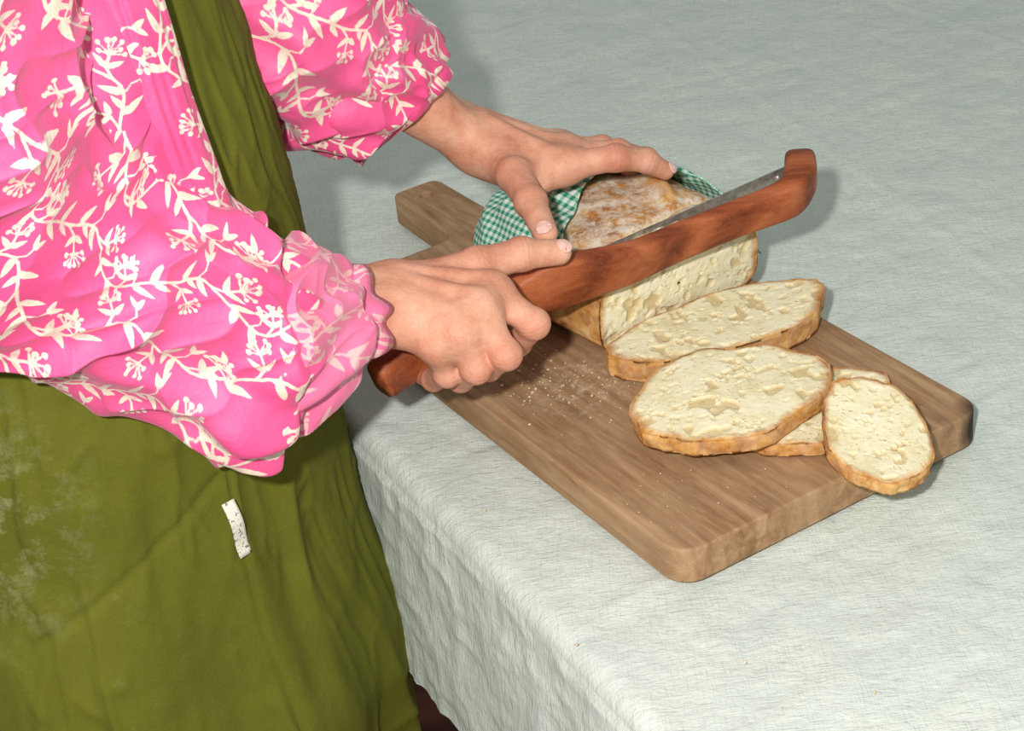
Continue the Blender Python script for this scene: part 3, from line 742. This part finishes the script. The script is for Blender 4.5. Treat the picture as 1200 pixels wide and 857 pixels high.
# ---------------------------------------------------------------- head, neck, legs, shoes (outside the frame, kept simple but whole)
HB=CT+F_*(-.04)+A([0,0,.63])
def head():
    hc=HB+F_*.05+A([0,0,.155]); lo=hc-.16; hi=hc+.16; lo[2]-=.10; P=grid(lo,hi,.004)
    g=rc(P,hc+A([0,0,.03]),hc+F_*.015+A([0,0,-.045]),.078,.056); g=smin(g,rc(P,HB+A([0,0,-.04]),hc+A([0,0,-.06]),.056,.052),.02)
    nz=hc+F_*.083+A([0,0,-.012]); g=smin(g,rc(P,nz+A([0,0,.03])-F_*.012,nz+F_*.010,.006,.010),.012)
    for s in (1,-1): g=smin(g,rc(P,hc+R_*s*.074+A([0,0,.005]),hc+R_*s*.078+A([0,0,-.02]),.011,.008),.008)
    g=smin(g,rc(P,hc+F_*.068+R_*.018+A([0,0,-.055]),hc+F_*.068-R_*.018+A([0,0,-.055]),.007,.007),.008)
    V,F=nets(g,lo,.004); mk("head",V,F,SKIN,{"red":np.zeros(len(V))},parent=wo)
    g=rc(P,hc-F_*.012+A([0,0,.035]),hc-F_*.03+A([0,0,-.03]),.086,.070); g=smin(g,rc(P,hc-F_*.105+A([0,0,.03]),hc-F_*.105+A([0,0,.032]),.036,.036),.02)
    V,F=nets(g,lo,.004); mk("hair",V,F,m_simple("brown_hair",(58,36,22),(92,60,36),60,.6),parent=wo)
    for s in (1,-1):
        me=bpy.data.meshes.new("eye"); bm=bmesh.new(); bmesh.ops.create_uvsphere(bm,u_segments=20,v_segments=12,radius=.012); bm.to_mesh(me); bm.free(); me.materials.append(m_simple("eye_white",(60,50,44),(80,66,56),60,.2))
        o=bpy.data.objects.new("eye",me); bpy.context.collection.objects.link(o); o.parent=wo; o.location=hc+F_*.070+R_*s*.030+A([0,0,.012])
head()
TR=m_simple("dark_trousers",(96,24,48),(120,36,62),60,.85)
SH=m_simple("leather_shoe",(40,28,22),(60,42,32),60,.5)
for s,nm in ((1,"right"),(-1,"left")):
    h0=CT+R_*s*.095-F_*.05
    loft_obj(nm+"_leg",[tuple(h0+A([0,0,-.10]))+(.085,.085,.085),tuple(h0+A([0,0,-.35]))+(.062,.062,.06),tuple(h0+A([0,0,-.52]))+(.055,.058,.052),tuple(h0+A([0,0,-.69]))+(.042,.042,.042)],60,40,TR,wo,up=(1,0,0))
    a=h0-F_*.05; 
    loft_obj(nm+"_shoe",[tuple(a+A([0,0,-.70]))+(.030,.048,.030),tuple(a+F_*.06+A([0,0,-.70]))+(.040,.048,.036),tuple(a+F_*.14+A([0,0,-.712]))+(.026,.036,.043),tuple(a+F_*.20+A([0,0,-.725]))+(.012,.023,.030)],40,32,SH,wo)

# lift everything to its real height (floor at z = 0)
for o in bpy.context.scene.objects:
    if o.parent is None: o.location.z+=ZT

# ================================================================== LIGHT
def light(name,typ,loc,target,energy,size,col):
    l=bpy.data.lights.new(name,typ); l.energy=energy; l.color=col
    if typ=='AREA': l.shape='DISK'; l.size=size
    else: l.shadow_soft_size=size
    o=bpy.data.objects.new(name,l); bpy.context.collection.objects.link(o); o.location=loc
    o.rotation_euler=(Vector(target)-Vector(loc)).to_track_quat('-Z','Y').to_euler(); return o
light("camera_flash",'AREA',(-.12,-1.30,1.64),(.05,-.05,.80),21,.05,(1,.98,.94))
w=bpy.data.worlds.new("room_ambience"); bpy.context.scene.world=w; w.use_nodes=True
bg=w.node_tree.nodes["Background"]; bg.inputs[0].default_value=(.84,.90,.86,1); bg.inputs[1].default_value=.46

# ================================================================== CAMERA
th=math.radians(30.9); ro=math.radians(-6.6); D=1.4667
fw=Vector((0,math.cos(th),-math.sin(th))); r0=Vector((1,0,0)); u0=r0.cross(fw)
r=r0*math.cos(ro)+u0*math.sin(ro); u=-r0*math.sin(ro)+u0*math.cos(ro)
ca=bpy.data.cameras.new("camera"); co=bpy.data.objects.new("camera",ca); bpy.context.collection.objects.link(co)
ca.sensor_width=36; ca.lens=66; ca.clip_start=.05
co.matrix_world=Matrix(((r.x,u.x,-fw.x,-fw.x*D),(r.y,u.y,-fw.y,-fw.y*D),(r.z,u.z,-fw.z,-fw.z*D+ZT),(0,0,0,1)))
bpy.context.scene.camera=co
vs=bpy.context.scene.view_settings; vs.view_transform='Standard'; vs.look='None'
